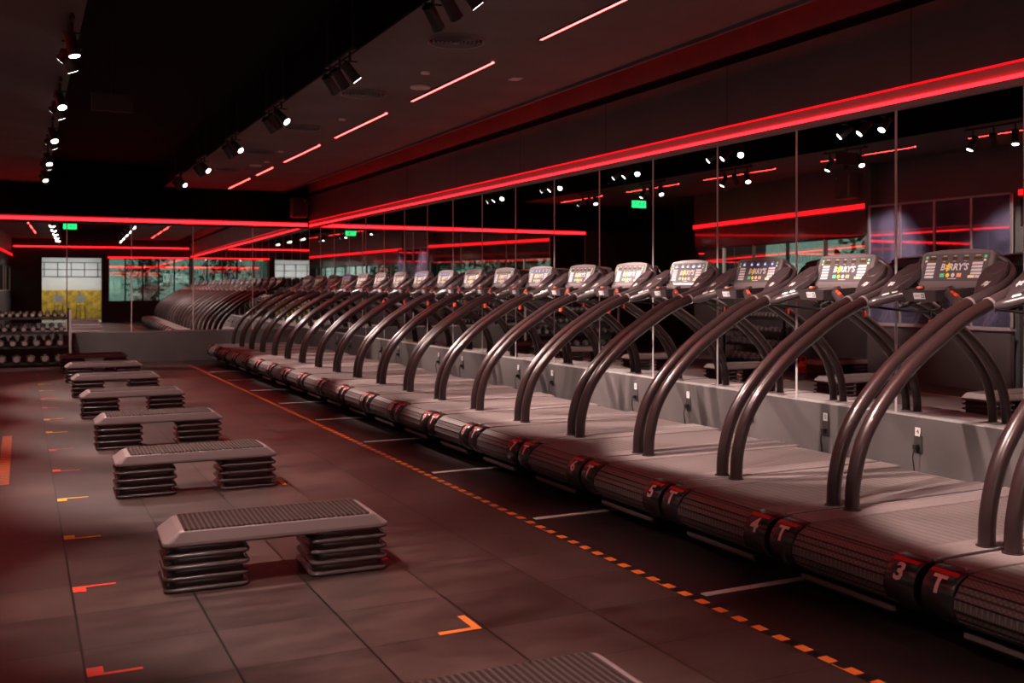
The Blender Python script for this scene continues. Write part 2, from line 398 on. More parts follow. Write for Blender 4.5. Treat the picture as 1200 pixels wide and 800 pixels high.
off_strip(-2.4,YA-.06,r1,L1,1,'red light strip over the angled windows opposite the treadmills')
off_strip(-1.55,9.5,r2,L2,1,'red light strip over the windows beside the photographer')
struct(MB().box(-1.58,-1.34,12.14,12.26,0,3.93,M['brown_wall']).box(-1.62,-1.5,9.45,12.2,0,3.93,M['brown_wall']).build('wall_left'))
# glass booth
struct(MB().box(-1.36,-1.28,9.5,12.14,0,.86,M['kick']).box(-1.38,-1.26,9.48,12.14,.86,.89,M['alu']).build('wall_left'))
bo=empty('glass_screen',(-1.32,9.5,.89)); tag(bo,'framed glass screen on the low grey wall opposite the treadmills','screen')
bf=MB()
for y in (0,.66,1.32,1.98,2.62): bf.box(-.018,.018,y,y+.026,0,1.93,M['white_soft'] if y in (0,2.62) else M['alu'])
bf.box(-.018,.018,0,2.64,1.90,1.93,M['white_soft']).box(-.018,.018,0,2.64,0,.02,M['alu']); bf.build('screen_frame',bo)
MB().box(-.004,.004,.01,2.63,.02,1.90,M['booth']).build('screen_glass',bo)
# rear wall with a doorway and windows
DX0,DX1=-.35,1.95
rw=MB(); rw.box(-2.6,DX0,YR-.15,YR,0,3.93,M['black_wall']).box(DX0,DX1,YR-.15,YR,2.72,3.93,M['black_wall']).box(DX1,2.2,YR-.15,YR,0,3.93,M['black_wall'])
rw.box(2.2,5.62,YR-.15,YR,0,.9,M['black_wall']).box(2.2,5.62,YR-.15,YR,2.7,3.93,M['black_wall'])
struct(rw.build('wall_rear'))
struct(MB().box(DX0-.08,DX0,YR-.15,YR+.03,0,2.78,M['frame']).box(DX1,DX1+.08,YR-.15,YR+.03,0,2.78,M['frame']).box(DX0,DX1,YR-.15,YR+.03,2.72,2.78,M['frame']).build('door_1'))
e=empty('window_3',(0,YR-.08,0)); struct(e)
wf=MB()
for x in (2.23,2.9,3.6,4.25,4.9,5.55): wf.box(x-.03,x+.03,-.03,.03,.9,2.7,M['frame'])
wf.build('window_frame',e); MB().box(2.2,5.6,-.004,.004,.9,2.7,M['glass']).build('window_pane',e)
led_run(-1.4,5.5,YR+.02,YR+.05,3.16,3.20,M['led_soft'],'red light strip across rear wall above the doorway')
led_run(2.2,5.5,YR+.02,YR+.04,2.74,2.77,M['led_soft'],'red light strip above the rear wall windows')
LX=-1.05
# lobby beyond the doorway
lb=MB(); lb.box(-.95,2.2,-7.2,-7.0,0,3,M['lobby_white']).box(-1.05,-.95,-7.2,YR-.15,0,3,M['lobby_white']).box(2.1,2.2,-7.2,YR-.15,0,3,M['lobby_white'])
struct(lb.build('wall_lobby'))
gr=MB()
for x in (-.93,-.38,.18,.74,1.3,1.86,2.06): gr.box(x,x+.03,-7.0,-6.97,1.95,2.62,M['frame'])
for z in (1.95,2.28,2.6): gr.box(-.93,2.09,-7.0,-6.97,z,z+.025,M['frame'])
struct(gr.build('trim_4')); struct(MB().box(-1.05,2.2,-7.2,YR-.15,2.95,3.05,M['lobby_white']).build('ceiling'))
struct(MB().box(-1.05,2.2,-7.2,YR-.15,-.1,-.001,M['pave']).build('floor'))
for k,(x,y) in enumerate(((-.4,-4.3),(.8,-4.3),(-.4,-5.8),(.8,-5.8))):
    o=empty('ceiling_light',(x,y,2.93)); tag(o,('square white ceiling light in the lobby, '+['doorway end, window side','doorway end, treadmill side','cabinet end, window side','cabinet end, treadmill side'][k]),'ceiling light','lobby ceiling lights')
    MB().box(0,.8,-.4,.4,-.02,.0,M['lobby_lamp']).build('diffuser',o); MB().box(-.02,0,-.42,.42,-.03,.01,M['alu']).box(.8,.82,-.42,.42,-.03,.01,M['alu']).build('light_frame',o)
for k in range(3):
    x=-.72+.93*k; o=empty('wooden_cabinet',(x,-6.75,0)); tag(o,f'yellow wooden cabinet against the lobby back wall, {ORD[k]} from the window side','cabinet','lobby cabinets')
    MB().box(0,.90,-.22,.2,0,1.35,M['yellow_wood']).build('body',o,bevel=.01)
    for q in range(2): MB().box(.03+.43*q,.44+.43*q,.2,.22,.06,1.3,M['yellow_wood']).build('door',o,bevel=.006)
for k in range(2):
    x=.25+.9*k; o=empty('bar_stool',(x,-5.6,0)); tag(o,['yellow stool in the lobby nearer the window side','yellow stool in the lobby nearer the treadmill side'][k],'stool','lobby stools')
    MB().cbox(-.2,.2,-.2,.2,.68,.74,.015,M['yellow_wood']).build('seat',o)
    for sx in(-1,1):
        for sy in(-1,1): MB().tube([(sx*.15,sy*.15,.68),(sx*.2,sy*.2,0)],.018,M['frame'],8).build('leg',o)
    MB().box(-.2,.2,.18,.2,.85,1.1,M['white_soft']).box(-.18,-.16,.18,.2,.7,.85,M['frame']).box(.16,.18,.18,.2,.7,.85,M['frame']).build('backrest',o)
# outside
struct(MB().box(-16,-1.7,-12,18,-.14,-.02,M['pave']).build('ground')); struct(MB().box(2.4,16,-14,YR-.3,-.14,-.02,M['pave']).build('ground'))
tp=[(-4.4,1.2),(-4.9,4.5),(-4.2,7.6),(-4.9,10.4),(-4.2,13.0),(-8.2,6),(-5.6,15.6),(3.9,-4.9),(6.4,-5.1)]
for i,(x,y) in enumerate(tp):
    t=empty('tree',(x,y,-.02)); tag(t,f'leafy green tree outside the {"side" if i<7 else "rear"} windows, {ORD[i if i<7 else i-7]} of those outside','tree','trees outside the windows')
    MB().tube(spline([(0,0,0),(.05,.02,.9),(-.04,.05,1.8),(.02,0,2.6)],4),lerp_list([.12,.1,.09,.06],4),M['bark'],8).build('trunk',t)
    lv=MB(); rr=random.Random(i)
    for q in range(1150):
        a=rr.uniform(0,6.28); z=rr.uniform(.6,3.6); rad=rr.uniform(.1,1.35)*(1-abs(z-2.1)/2.4)
        c=Vector((math.cos(a)*rad,math.sin(a)*rad,z)); u=Vector((rr.uniform(-1,1),rr.uniform(-1,1),rr.uniform(-1,1))).normalized(); w=u.orthogonal().normalized(); s_=rr.uniform(.07,.14)
        lv.add([c-u*s_,c+w*s_*.5,c+u*s_,c-w*s_*.5],[(0,1,2,3)],M['leaf'])
    o=lv.build('foliage',t); o['kind']='stuff'

# ------------------------------------------------------------------ treadmills
P=.9228; Y4=3.88; KT=1.0486
def fit(me):
    for v in me.vertices: v.co=(v.co.x*KT, v.co.y*KT, H-(H-v.co.z)*KT)
def arch_pts(y):
    base=[(3.635,.385),(3.645,.53),(3.695,.70),(3.785,.845),(3.918,.983),(4.06,1.098),(4.21,1.194),(4.41,1.310),(4.60,1.388)]
    return spline([(x,y,z) for x,z in base],5)
def make_treadmill():
    t=empty('treadmill',(0,0,0))
    hw=.4215; hb=.268
    # chassis
    c=MB(); c.box(3.30,4.79,-hw+.01,hw-.01,.20,.355,M['frame'])
    c.box(3.23,3.30,-hb,hb,.135,.165,M['frame']).box(3.215,3.235,-hb,hb,.150,.168,M['console'])
    c.box(3.5,4.7,-.30,-.24,.11,.20,M['frame']).box(3.5,4.7,.24,.30,.11,.20,M['frame'])
    c.build('chassis',t)
    # belt: running surface that wraps a faceted rear roller
    prof=[(4.76,.389),(3.30,.389),(3.245,.382),(3.195,.352),(3.162,.305),(3.16,.262),(3.185,.215),(3.23,.19),(3.30,.185)]
    b=MB(); k=len(prof); th=[(x,z) for x,z in prof]
    b.loft([[(x,y,z) for x,z in th] for y in (-hb,hb)],M['belt'],False,False,False,closed=False)
    b.add([(x,-hb,z) for x,z in th],[tuple(range(k))],M['dark']); b.add([(x,hb,z) for x,z in th],[tuple(reversed(range(k)))],M['dark'])
    for i in range(2,k-1):
        x,z=prof[i]; b.cyl((x,-hb,z),(x,hb,z),.004,M['dark'],6)
    b.build('running_belt',t)
    for s in (1,-1):
        ya,yb=(hb+.004,hw) if s>0 else (-hw,-hb-.004)
        d=MB(); d.cbox(3.28,4.81,ya,yb,.345,.395,.004,M['deckrail'])
        # thin bright edge toward the neighbouring treadmill
        ye=hw if s>0 else -hw
        d.box(3.30,4.80,ye-.004*(s>0),ye+.004*(s<0),.391,.3965,M['alu'])
        d.build('side_deck',t)
        # rounded end cap, black with a red band
        cx,cz,r=3.257,.285,.107
        arc=[(cx+r*math.cos(R(a)),cz+r*math.sin(R(a))) for a in range(90,271,9)]
        cp=[(3.33,cz+r)]+arc+[(3.33,cz-r)]
        e=MB(); ins=.010
        e.loft([[(3.28+(x-3.28)*f,yy,cz+(z-cz)*f) for x,z in cp] for yy,f in ((ya,.92),(ya+ins,1),(yb-ins,1),(yb,.92))],M['capblack'],True,True,True)
        ec=e.build('end_cap',t)
        ym=(ya+yb)/2; wd=(yb-ya)/2-.011
        bd=MB()
        bd.loft([[(cx+(r+w)*math.cos(R(a)),ym+sy*wd,cz+(r+w)*math.sin(R(a))) for a in (112,115,118,121,124)] for sy,w in ((-1,.0012),(1,.0012))],M['capred'],False,False,True,closed=False)
        bd.build('red_band',ec)
        mb=MB(); cap_text(mb,'T' if s>0 else '8',ym)
        mb.build('letter' if s>0 else 'number',ec)
        # arched handrail, collar, arm with cup tray, inner grip
        ap=arch_pts(s*.378)
        h=MB(); h.tube(ap,.0355,M['rail'],16); 
        h.cyl((3.635,s*.378,.384),(3.635,s*.378,.400),.043,M['rail'],20); h.build('handrail',t)
        MB().tube([ap[-1],ap[-1]+(ap[-1]-ap[-3]).normalized()*.014],.0385,M['chrome'],18).build('collar',t)
        arm=MB()
        p=spline([(4.605,s*.378,1.390),(4.67,s*.381,1.412),(4.78,s*.390,1.455),(4.90,s*.388,1.515),(4.985,s*.352,1.570),(5.005,s*.305,1.620),(4.985,s*.268,1.655)],5)
        arm.tube(p,lerp_list([.036,.035,.028,.024,.022,.020,.014],5),M['molded'],14)
        arm.build('arm',t)
        # moulded tray between arm and console, tilted up toward the console
        def zf(x): return 1.372+(x-4.64)*.70
        poly=[(4.645,.372),(4.78,.396),(4.90,.390),(4.975,.345),(4.985,.27),(4.925,.225),(4.86,.235),(4.78,.275),(4.70,.325)]
        if s<0: poly=[(x,-y) for x,y in reversed(poly)]
        tr=MB(); tr.loft([[(x,y,zf(x)-.030) for x,y in poly],[(x,y,zf(x)+.008) for x,y in poly],[(4.84+(x-4.84)*.93,s*.31+(y-s*.31)*.93,zf(x)+.018) for x,y in poly]],M['molded'],True,True,False)
        tr.build('cup_tray',t,bevel=.006)
        cu=MB(); cxx,cyy=4.915,s*.305; zz=zf(cxx)
        rg=lambda rad,dz:[(cxx+rad*math.cos(a*math.pi/10),cyy+rad*math.sin(a*math.pi/10),zf(cxx+rad*math.cos(a*math.pi/10))+dz) for a in range(20)]
        cu.loft([rg(.054,.017),rg(.051,.026),rg(.046,.026),rg(.043,.0195)],M['molded'],False,False,True)
        cu.loft([rg(.043,.0200),rg(.038,.0195)],M['recess'],False,True,False)
        cu.build('cup_holder',t)
        em=MB(); zz=lambda x:zf(x)+.0195
        for off in (0,.018):
            q=[(4.765+off,.335),(4.785+off,.352),(4.80+off,.352),(4.79+off,.342),(4.80+off,.325),(4.788+off,.316),(4.776+off,.318),(4.786+off,.327),(4.778+off,.338)]
            q=[(x,s*y) for x,y in q]; 
            if s<0: q.reverse()
            em.add([(x,y,zz(x)+.001) for x,y in q],[tuple(range(len(q)))],M['white'])
        em.build('emblem',t)
        g=MB(); gp=spline([(4.615,s*.345,1.380),(4.635,s*.30,1.392),(4.69,s*.20,1.425),(4.75,s*.115,1.455),(4.80,s*.10,1.475)],5)
        g.tube(gp,lerp_list([.018,.030,.027,.022,.018],5),M['molded'],12)
        gr=g.build('grip_bar',t)
        # contact plates
        MB().tube([Vector((4.652,s*.268,1.428)),Vector((4.672,s*.234,1.440))],.012,M['chrome'] if s>0 else M['red_btn'],8).tube([Vector((4.680,s*.220,1.444)),Vector((4.697,s*.192,1.452))],.011,M['chrome'] if s>0 else M['red_btn'],8).build('pulse_sensor',gr)
        for x in (3.68,4.60): MB().cyl((x,s*.30,.0690),(x,s*.30,.085),.03,M['dark'],14).cyl((x,s*.30,.085),(x,s*.30,.20),.012,M['frame'],10).build('foot',t)
    # console: tilted slab
    O=Vector((4.915,0,1.490)); VV=Vector((.29,0,.957)); NN=Vector((-.957,0,.29))
    def fr(u,v,w): p=O+VV*v+NN*w; return (p.x,-u,p.z)
    hwid=.252; hh=.215
    def outline(g,arch=.014):
        pts=[]; r=.025
        for (a0,cx_,cy_) in ((180,-hwid-g+r,-g+r),(270,hwid+g-r,-g+r)):
            for q in range(0,91,30): pts.append((cx_+r*math.cos(R(a0+q)),cy_+r*math.sin(R(a0+q))))
        top=hh+g
        for q in range(0,91,30): pts.append((hwid+g-r+r*math.cos(R(q)),top-r+r*math.sin(R(q))))
        for q in (.5,0,-.5): pts.append((q*hwid,top+arch*(1-q*q)))
        for q in range(90,181,30): pts.append((-hwid-g+r+r*math.cos(R(q)),top-r+r*math.sin(R(q))))
        return pts
    o1=outline(0); 
    cs=MB(); cs.loft([[fr(u*.96,v*.94+.006,-.075) for u,v in o1],[fr(u,v,-.062) for u,v in o1],[fr(u,v,-.008) for u,v in o1],[fr(u*.985,v*.97+.003,0) for u,v in o1]],M['console'],True,True,False)
    cs.box(4.90,4.93,-.22,.22,1.465,1.50,M['console'])
    con=cs.build('console',t)
    bk=MB()
    def frb(u,v,w): return fr(u,v,-.075-w)
    bk.add([frb(-.235,.02,.028),frb(.235,.02,.028),frb(.24,.165,.028),frb(-.24,.165,.028)],[(0,1,2,3)],M['back_dark'])
    bk.loft([[frb(u*.95,max(v,.0)*.93+.008,0) for u,v in o1],[frb(u*.93,v*.78+.01,.026) for u,v in o1]],M['back_light'],False,True,False)
    for u in (-.2,-.07,.07,.2): bk.prism([(u-.004,.190),(u+.004,.190),(u+.004,.198),(u-.004,.198)],frb,.0,.021,M['dark'])
    bk.build('back_cover',con)
    bg=MB(); bg.prism([(-.04,.128),(.04,.128),(.032,.108),(-.028,.108)],frb,.028,.031,M['white_soft']); bg.build('badge',con)
    # face panel with windows, keys and lettering
    def face(on):
        f=MB(); w=.0012
        f.quad(fr,-.228,.228,.028,.198,w,M['console_face'])
        w=.0022
        xs=[-.165,-.080,-.008,.070,.150]; ws=[.052,.042,.034,.046,.056]
        for x,wd_ in zip(xs,ws):
            f.quad(fr,x-wd_/2,x+wd_/2,.158,.175,w,M['display_on' if on else 'amber'])
            f.quad(fr,x-wd_*.32,x+wd_*.32,.181,.186,w,M['white_soft'])
            if on: add_text(f,random.choice(['00','20','52','0.0','1:20']),.021,fr,w+.0006,M['digit'],x,.1665,bold=.0012)
            elif x>-.1 and x<.1: f.quad(fr,x-.010,x+.010,.148,.152,w,M['white_soft'])
        for i in range(5):
            z=.128-.0205*i; f.quad(fr,-.205+.000*i,-.140,z,z+.015,w,M['white'],.003)
            if i<4: f.quad(fr,.118,.190,z,z+.015,w,M['white'],.003)
            else: f.quad(fr,.105,.150,z,z+.017,w,M['cream']); f.quad(fr,.154,.190,z,z+.017,w,M['white'])
        for u in (-.212,.200):
            f.quad(fr,u-.008,u+.010,.168,.184,w,M['green']); f.quad(fr,u-.008,u+.008,.148,.160,w,M['cream'])
        # lettering with the lightning bolt
        add_text(f,'B',.056,fr,w,M['white'],-.082,.113,shear=.12,bold=.0022)
        add_text(f,"RRY'S",.056,fr,w,M['white'],.026,.113,shear=.12,bold=.0022)
        bolt=[(-.048,.083),(-.034,.108),(-.042,.110),(-.026,.124),(-.034,.127),(-.040,.145),(-.052,.128),(-.062,.126),(-.054,.112),(-.064,.108)]
        f.add([fr(u,v,w+.0003) for u,v in bolt],[tuple(range(len(bolt)))],M['gold'])
        for u,mn in ((-.078,'green'),(-.038,'gold'),(.0,'white'),(.042,'orange_p')):
            if mn in('green','orange_p'): f.quad(fr,u-.016,u+.016,.052,.076,w,M[mn])
            else: f.add([fr(u+.0135*math.cos(a*math.pi/8),.064+.0135*math.sin(a*math.pi/8),w) for a in range(16)],[tuple(range(16))],M[mn])
        f.quad(fr,-.035,.028,.040,.045,w,M['white'])
        return f
    global FACE_ON
    fo=face(True).build('display_panel',con); FACE_ON=fo.data; 
    ff=face(False).build('display_panel'); fo.data=ff.data; bpy.data.objects.remove(ff)
    # shelf under the console with stop button and label
    sh=MB(); zt=1.462
    sh.loft([[(4.665,-.105,1.398),(4.665,.105,1.398),(4.90,.16,1.42),(4.90,-.16,1.42)],[(4.645,-.125,zt),(4.645,.125,zt),(4.92,.19,zt+.02),(4.92,-.19,zt+.02)]],M['molded'],True,True,False)
    sf=sh.build('shelf',t,bevel=.006)
    MB().cyl((4.672,.01,zt),(4.672,.01,zt+.012),.024,M['dark'],16).cyl((4.672,.01,zt+.010),(4.672,.01,zt+.024),.020,M['red_btn'],16,.016).build('stop_button',sf)
    def fs(u,v,w): return (4.655-w+v*-.3,-u,1.43+v)
    lp=MB(); lp.quad(fs,-.035,.045,-.018,.018,.0045,M['white']); lp.quad(fs,-.028,.008,-.007,.007,.005,M['white_soft']); lp.quad(fs,.018,.040,-.012,.012,.005,M['dark']); lp.quad(fs,.021,.037,-.009,.009,.0055,M['white_soft']); lp.build('label_plate',sf)
    # safety tether hanging below the shelf
    sc_=MB(); sc_.tube(spline([(4.70,-.05,1.40),(4.69,-.055,1.34),(4.70,-.05,1.29)],4),.003,M['dark'],6)
    sc_.cbox(4.688,4.712,-.066,-.034,1.245,1.292,.004,M['red_btn']); sc_.build('safety_clip',sf)
    # cable loom under the console
    MB().tube(spline([(4.90,.1,1.44),(4.98,.12,1.36),(4.95,.25,1.33),(4.66,.36,1.36)],5),.008,M['dark'],8).build('cable',t)
    return t
def cap_text(mb,txt,ym):
    cx,cz,r=3.257,.285,.107
    vs,fs=text_faces(txt,.102,bold=.0035)
    ac=R(150)
    def fr(u,v,w): a=ac-v/r; return (cx+(r+w)*math.cos(a),ym-u,cz+(r+w)*math.sin(a))
    # cut long faces: subdivide through bmesh so that the print follows the curve
    import bmesh
    bm=bmesh.new(); bv=[bm.verts.new(v) for v in vs]
    for f in fs:
        try: bm.faces.new([bv[i] for i in f])
        except ValueError: pass
    for k in range(-7,8):
        g=list(bm.verts)+list(bm.edges)+list(bm.faces)
        bmesh.ops.bisect_plane(bm,geom=g,plane_co=(0,k*.007,0),plane_no=(0,1,0))
    bm.verts.index_update()
    mb.add([fr(v.co.x,v.co.y,.0013) for v in bm.verts],[tuple(q.index for q in f.verts) for f in bm.faces],M['cap_redlit']); bm.free()
proto=make_treadmill()
index_children()
for me in {o.data for o in proto.children_recursive if o.type=='MESH'}|{FACE_ON}: fit(me)

def find(o,name):
    for c in o.children_recursive if hasattr(o,'children_recursive') else []:
        if c.name.split('.')[0]==name: return c
tms=[]
for n_ in range(1,22):
    tms.append((n_, proto if n_==1 else copy_tree(proto)))
bpy.context.view_layer.update()
lit={1,2,6,7,10,13,14,18}
for n_,t in tms:
    t.location=(0,Y4+P*(n_-4)+P/2,0)
    where={1:'the row end by the rear wall',2:'cut by the photo edge beside number 3',21:'the row end by the far wall'}.get(n_,f'between numbers {n_-1} and {n_+1}')
    tag(t,f'black treadmill marked {n_} on its end cap, {where}','treadmill','treadmills in the row along the mirrors')
    nm=find(t,'number'); mb=MB(); hw=.4215; cap_text(mb,str(n_),(-hw-.272)/2)
    me=bpy.data.meshes.new('number'); me.from_pydata(mb.v,[],mb.f); me.materials.append(M['cap_redlit']); fit(me); nm.data=me
    if n_ in lit: find(t,'display_panel').data=FACE_ON

# ------------------------------------------------------------------ aerobic steps
def rrect(x0,x1,y0,y1,r,z,n=4):
    out=[]
    for cx_,cy_,a0 in ((x1-r,y1-r,0),(x0+r,y1-r,90),(x0+r,y0+r,180),(x1-r,y0+r,270)):
        for q in range(n+1): a=R(a0+90*q/n); out.append((cx_+r*math.cos(a),cy_+r*math.sin(a),z))
    return out
def riser_mesh():
    m=MB(); a=.205
    pr=[(.000,.010),(.004,.001),(.016,.000),(.021,.006),(.024,.024),(.047,.028),(.0545,.030)]
    m.loft([rrect(-a+i,a-i,-a+i,a-i,.045,z) for z,i in pr],M['riser'],True,True,True)
    return m
def platform():
    e=empty('step_platform',(0,0,0))
    m=MB(); hx,hy=.565,.205
    pr=[(.0,.010,.006),(.007,0,0),(.022,.002,.001),(.072,.070,.016),(.077,.082,.024)]
    m.loft([rrect(-hx+i,hx-i,-hy+j,hy-j,.04 if k<3 else .022,z) for k,(z,i,j) in enumerate(pr)],M['plastic_plat'],True,True,False)
    b=m.build('platform_body',e,bevel=.004)
    q=MB(); q.loft([rrect(-.465,.465,-.188,.188,.006,.070),rrect(-.465,.465,-.182,.182,.006,.0815)],M['ridged'],True,True,False)
    q.build('ridged_mat',e)
    d=MB()
    for s in(-1,1): d.loft([rrect(s*.53-.010,s*.53+.010,-.014,.014,.004,.0605-0),rrect(s*.53-.010,s*.53+.010,-.014,.014,.004,.0615)],M['dark'],True,True,False)
    return e
steps=[(2.62,1.18,-1.5,4),(5.22,1.18,-2.2,4),(7.66,1.155,-1,4),(9.98,1.165,-.8,4),(12.38,1.165,-.4,4),(14.75,1.165,-.6,4),(17.05,1.17,-.5,4),(19.35,1.17,-.3,4),(12.35,-.84,0,4)]
rm=riser_mesh().build('step_riser'); pf=platform(); index_children()
which=['cut off at the photo bottom','with the orange floor mark before it','third in the line','fourth in the line','fifth in the line','sixth in the line','seventh in the line','last in the line, beside the dumbbell rack','apart from the line, by the low grey wall']
lev=['lowest','second from floor','third from floor','topmost']
rng=random.Random(3)
for i,(y,x,a,n_) in enumerate(steps):
    rz=R(a); ca,sa=math.cos(rz),math.sin(rz)
    for s in(-1,1):
        ox=s*.355
        for k in range(4):
            o=rm if (i==0 and s==-1 and k==0) else rm.copy()
            if o is not rm: COL.objects.link(o)
            o.location=(x+ca*ox+rng.uniform(-.004,.004),y+sa*ox+rng.uniform(-.004,.004),.0008+k*.0550); o.rotation_euler[2]=rz
            side='tape-mark side' if s<0 else 'treadmill side'
            tag(o,f'{lev[k]} riser, {side}, under the step {["cut by the photo bottom","nearest in full view","third in line","fourth in line","fifth in line","sixth in line","seventh in line","by the dumbbells","by the low wall"][i]}','riser','risers under the exercise steps')
    p=pf if i==0 else copy_tree(pf)
    p.location=(x,y,.2215); p.rotation_euler[2]=rz
    tag(p,f'grey exercise step platform with ridged mat, {which[i]}','exercise step','exercise step platforms')

# ------------------------------------------------------------------ floor markings
hz=MB(); y=-2.6; k=0
hz.box(2.850,2.905,-2.6,19.9,.0002,.0012,M['tape_k'])
while y<19.8:
    hz.box(2.853,2.902,y,y+.066,.0012,.0018,M['tape_o']); hz.box(2.853,2.858,y+.066,y+.124,.0012,.0018,M['tape_o']) if k%9==4 else None
    y+=.136; k+=1
tag(hz.build('hazard_tape'),'orange and black checked tape line running along the floor before the treadmills','floor tape')
hz=MB(); 
for k in range(38): hz.box(-.165,-.085,8.4+.072*k,8.4+.072*k+.045,.0008,.0014,M['tape_o'])
hz.box(-.17,-.08,8.38,11.15,.0002,.0008,M['tape_k']); tag(hz.build('hazard_tape'),'short orange striped tape on the floor at the left photo edge','floor tape')
cols='rryyrryyorryyrr'; cmap={'r':'tape_r','y':'tape_y','o':'tape_o'}
yy=[4.12,5.36,6.42,7.66,8.82,10.02,11.2,12.36,13.5,14.65,15.75,16.85,17.8,18.8]
cols='rryyrryyrryyrr'
for i,y in enumerate(yy):
    m=MB(); far=(i%2==0); mt=M[cmap[cols[i]]]
    if far: m.box(.225,.425,y-.012,y+.012,.0003,.0013,mt); m.box(.225,.285,y-.012,y+.085,.0003,.0016,mt)
    else: m.box(.225,.425,y-.012,y+.012,.0003,.0013,mt); m.box(.225,.285,y-.085,y+.012,.0003,.0016,mt)
    nm={'r':'red','y':'yellow'}[cols[i]]
    tag(m.build('tape_mark'),f'{nm} corner tape mark on floor, {ORD[i]} of the line left of the steps','floor mark','tape corner marks left of the steps')
for i,y in enumerate(yy):
    m=MB(); far=(i%2==0); c_='oroyrroyrroyrr'[i]; mt=M[cmap[c_]]
    sgn=1 if far else -1
    m.box(1.60,1.795,y-.175,y-.14,.0003,.0013,mt) if far else m.box(1.60,1.795,y-.02,y+.015,.0003,.0013,mt)
    if far: m.box(1.76,1.795,y-.14,y+.02,.0003,.0013,mt)
    else: m.box(1.76,1.795,y-.18,y-.02,.0003,.0013,mt)
    nm={'r':'red','y':'yellow','o':'orange'}[c_]
    tag(m.build('tape_mark'),f'{nm} corner tape mark on floor, {ORD[i]} of the line at the treadmill side of steps','floor mark','tape corner marks on the treadmill side of steps')
for k in range(9):
    y=3.90+1.76*k
    o=MB().cbox(2.94,3.66,y-.022,y+.022,.0003,.006,.002,M['back_light']).build('joint_strip'); tag(o,f'grey metal joint strip across dark floor, {ORD[k]} along from the camera','floor strip','joint strips in the dark floor')

# ------------------------------------------------------------------ outlets
for k in range(19):
    n_=k+3; y=4.06+.88*k
    e=empty('wall_outlet',(5.55,y,.40)); tag(e,f'power outlet with plug and white number {n_} sticker on the grey panel behind treadmills','outlet','power outlets behind the treadmills')
    MB().cbox(-.008,0,-.035,.035,-.06,.06,.002,M['outlet']).build('cover_plate',e)
    MB().box(-.0095,-.008,-.022,.022,.055,.115,M['white']).build('number_sticker',e)
    mb=MB(); add_text(mb,str(n_),.045,lambda u,v,w:(-.0100-w,-u,.085+v),0,M['dark']); mb.build('sticker_number',e)
    MB().cbox(-.045,-.008,-.016,.016,-.035,-.002,.003,M['dark']).build('plug',e)
    MB().tube(spline([(-.04,0,-.02),(-.05,.005,-.09),(-.035,.01,-.2),(-.06,.04,-.37),(-.2,.05,-.392)],5),.0045,M['dark'],7).build('power_cord',e)

# ------------------------------------------------------------------ dumbbell racks
def dumbbell(r,L):
    m=MB()
    for s in(-1,1):
        a=s*(L/2-r*.95); b=s*L/2
        ring=lambda y,q:[(q*math.cos(R(60*k+30)),y,q*math.sin(R(60*k+30))) for k in range(6)]
        lo,hi=min(a,b),max(a,b)
        m.loft([ring(lo,r*.82),ring(lo+.008,r),ring(hi-.008,r),ring(hi,r*.82)],M['db'],True,True,False)
        m.cyl((0,s*L/2-.001*s,0),(0,s*(L/2+.003),0),r*.62,M['dbm'],12)
    m.cyl((0,-L/2+r,0),(0,L/2-r,0),.016,M['dbm'],10)
    return m
sizes=[(.046,.20),(.055,.22),(.068,.25),(.082,.28)]
dbs=[]
for r_,L_ in sizes:
    o=dumbbell(r_,L_).build('dumbbell'); dbs.append(o)
used=set()
def rack(x,y,rz,W,what,counts):
    e=empty('dumbbell_rack',(x,y,0),rz); tag(e,f'black four-shelf dumbbell rack {what}','rack')
    zs=[.98,.71,.44,.14]
    for k,z in enumerate(zs):
        s_=MB(); s_.box(-W/2,W/2,-.10,-.07,z-.10,z-.060,M['frame']).box(-W/2,W/2,.07,.10,z-.10,z-.060,M['frame']).box(-W/2,W/2,-.10,.10,z-.100,z-.094,M['frame']); s_.build('shelf',e)
    for s in(-1,1):
        MB().box(s*W/2-.02,s*W/2+.02,-.14,-.10,0,1.06,M['alu']).box(s*W/2-.02,s*W/2+.02,.10,.14,0,1.06,M['frame']).box(s*W/2-.02,s*W/2+.02,-.25,.25,0,.04,M['frame']).box(s*W/2-.015,s*W/2+.015,-.12,.12,1.03,1.06,M['frame']).build('upright',e)
    c_,s_=math.cos(rz),math.sin(rz)
    for k,z in enumerate(zs):
        n_=counts[k]; r_,L_=sizes[k]
        for i in range(n_):
            o=dbs[k] if k not in used else dbs[k].copy()
            if k in used: COL.objects.link(o)
            used.add(k)
            u=-W/2+.07+(W-.14)*(i+.5)/n_
            zz=z-.055+r_*.88 if k<4 else z
            o.location=(x+c_*u,y+s_*u,zz); o.rotation_euler=(0,0,rz)
            tag(o,f'black hex dumbbell on the {["top","second","third","bottom"][k]} shelf of rack {what.split(",")[0]}, {ORD[n_-1-i] if n_-1-i<21 else "last"} from its post','dumbbell',f'dumbbells on rack {what.split(",")[0]}')
rack(-.44,20.55,0,2.52,'by far wall',[19,15,12,10])
rack(-1.68,14.6,r1,2.2,'under windows',[16,13,11,9]) if False else None
rack(-1.40,15.0,r1,2.2,'under windows',[16,13,11,9])

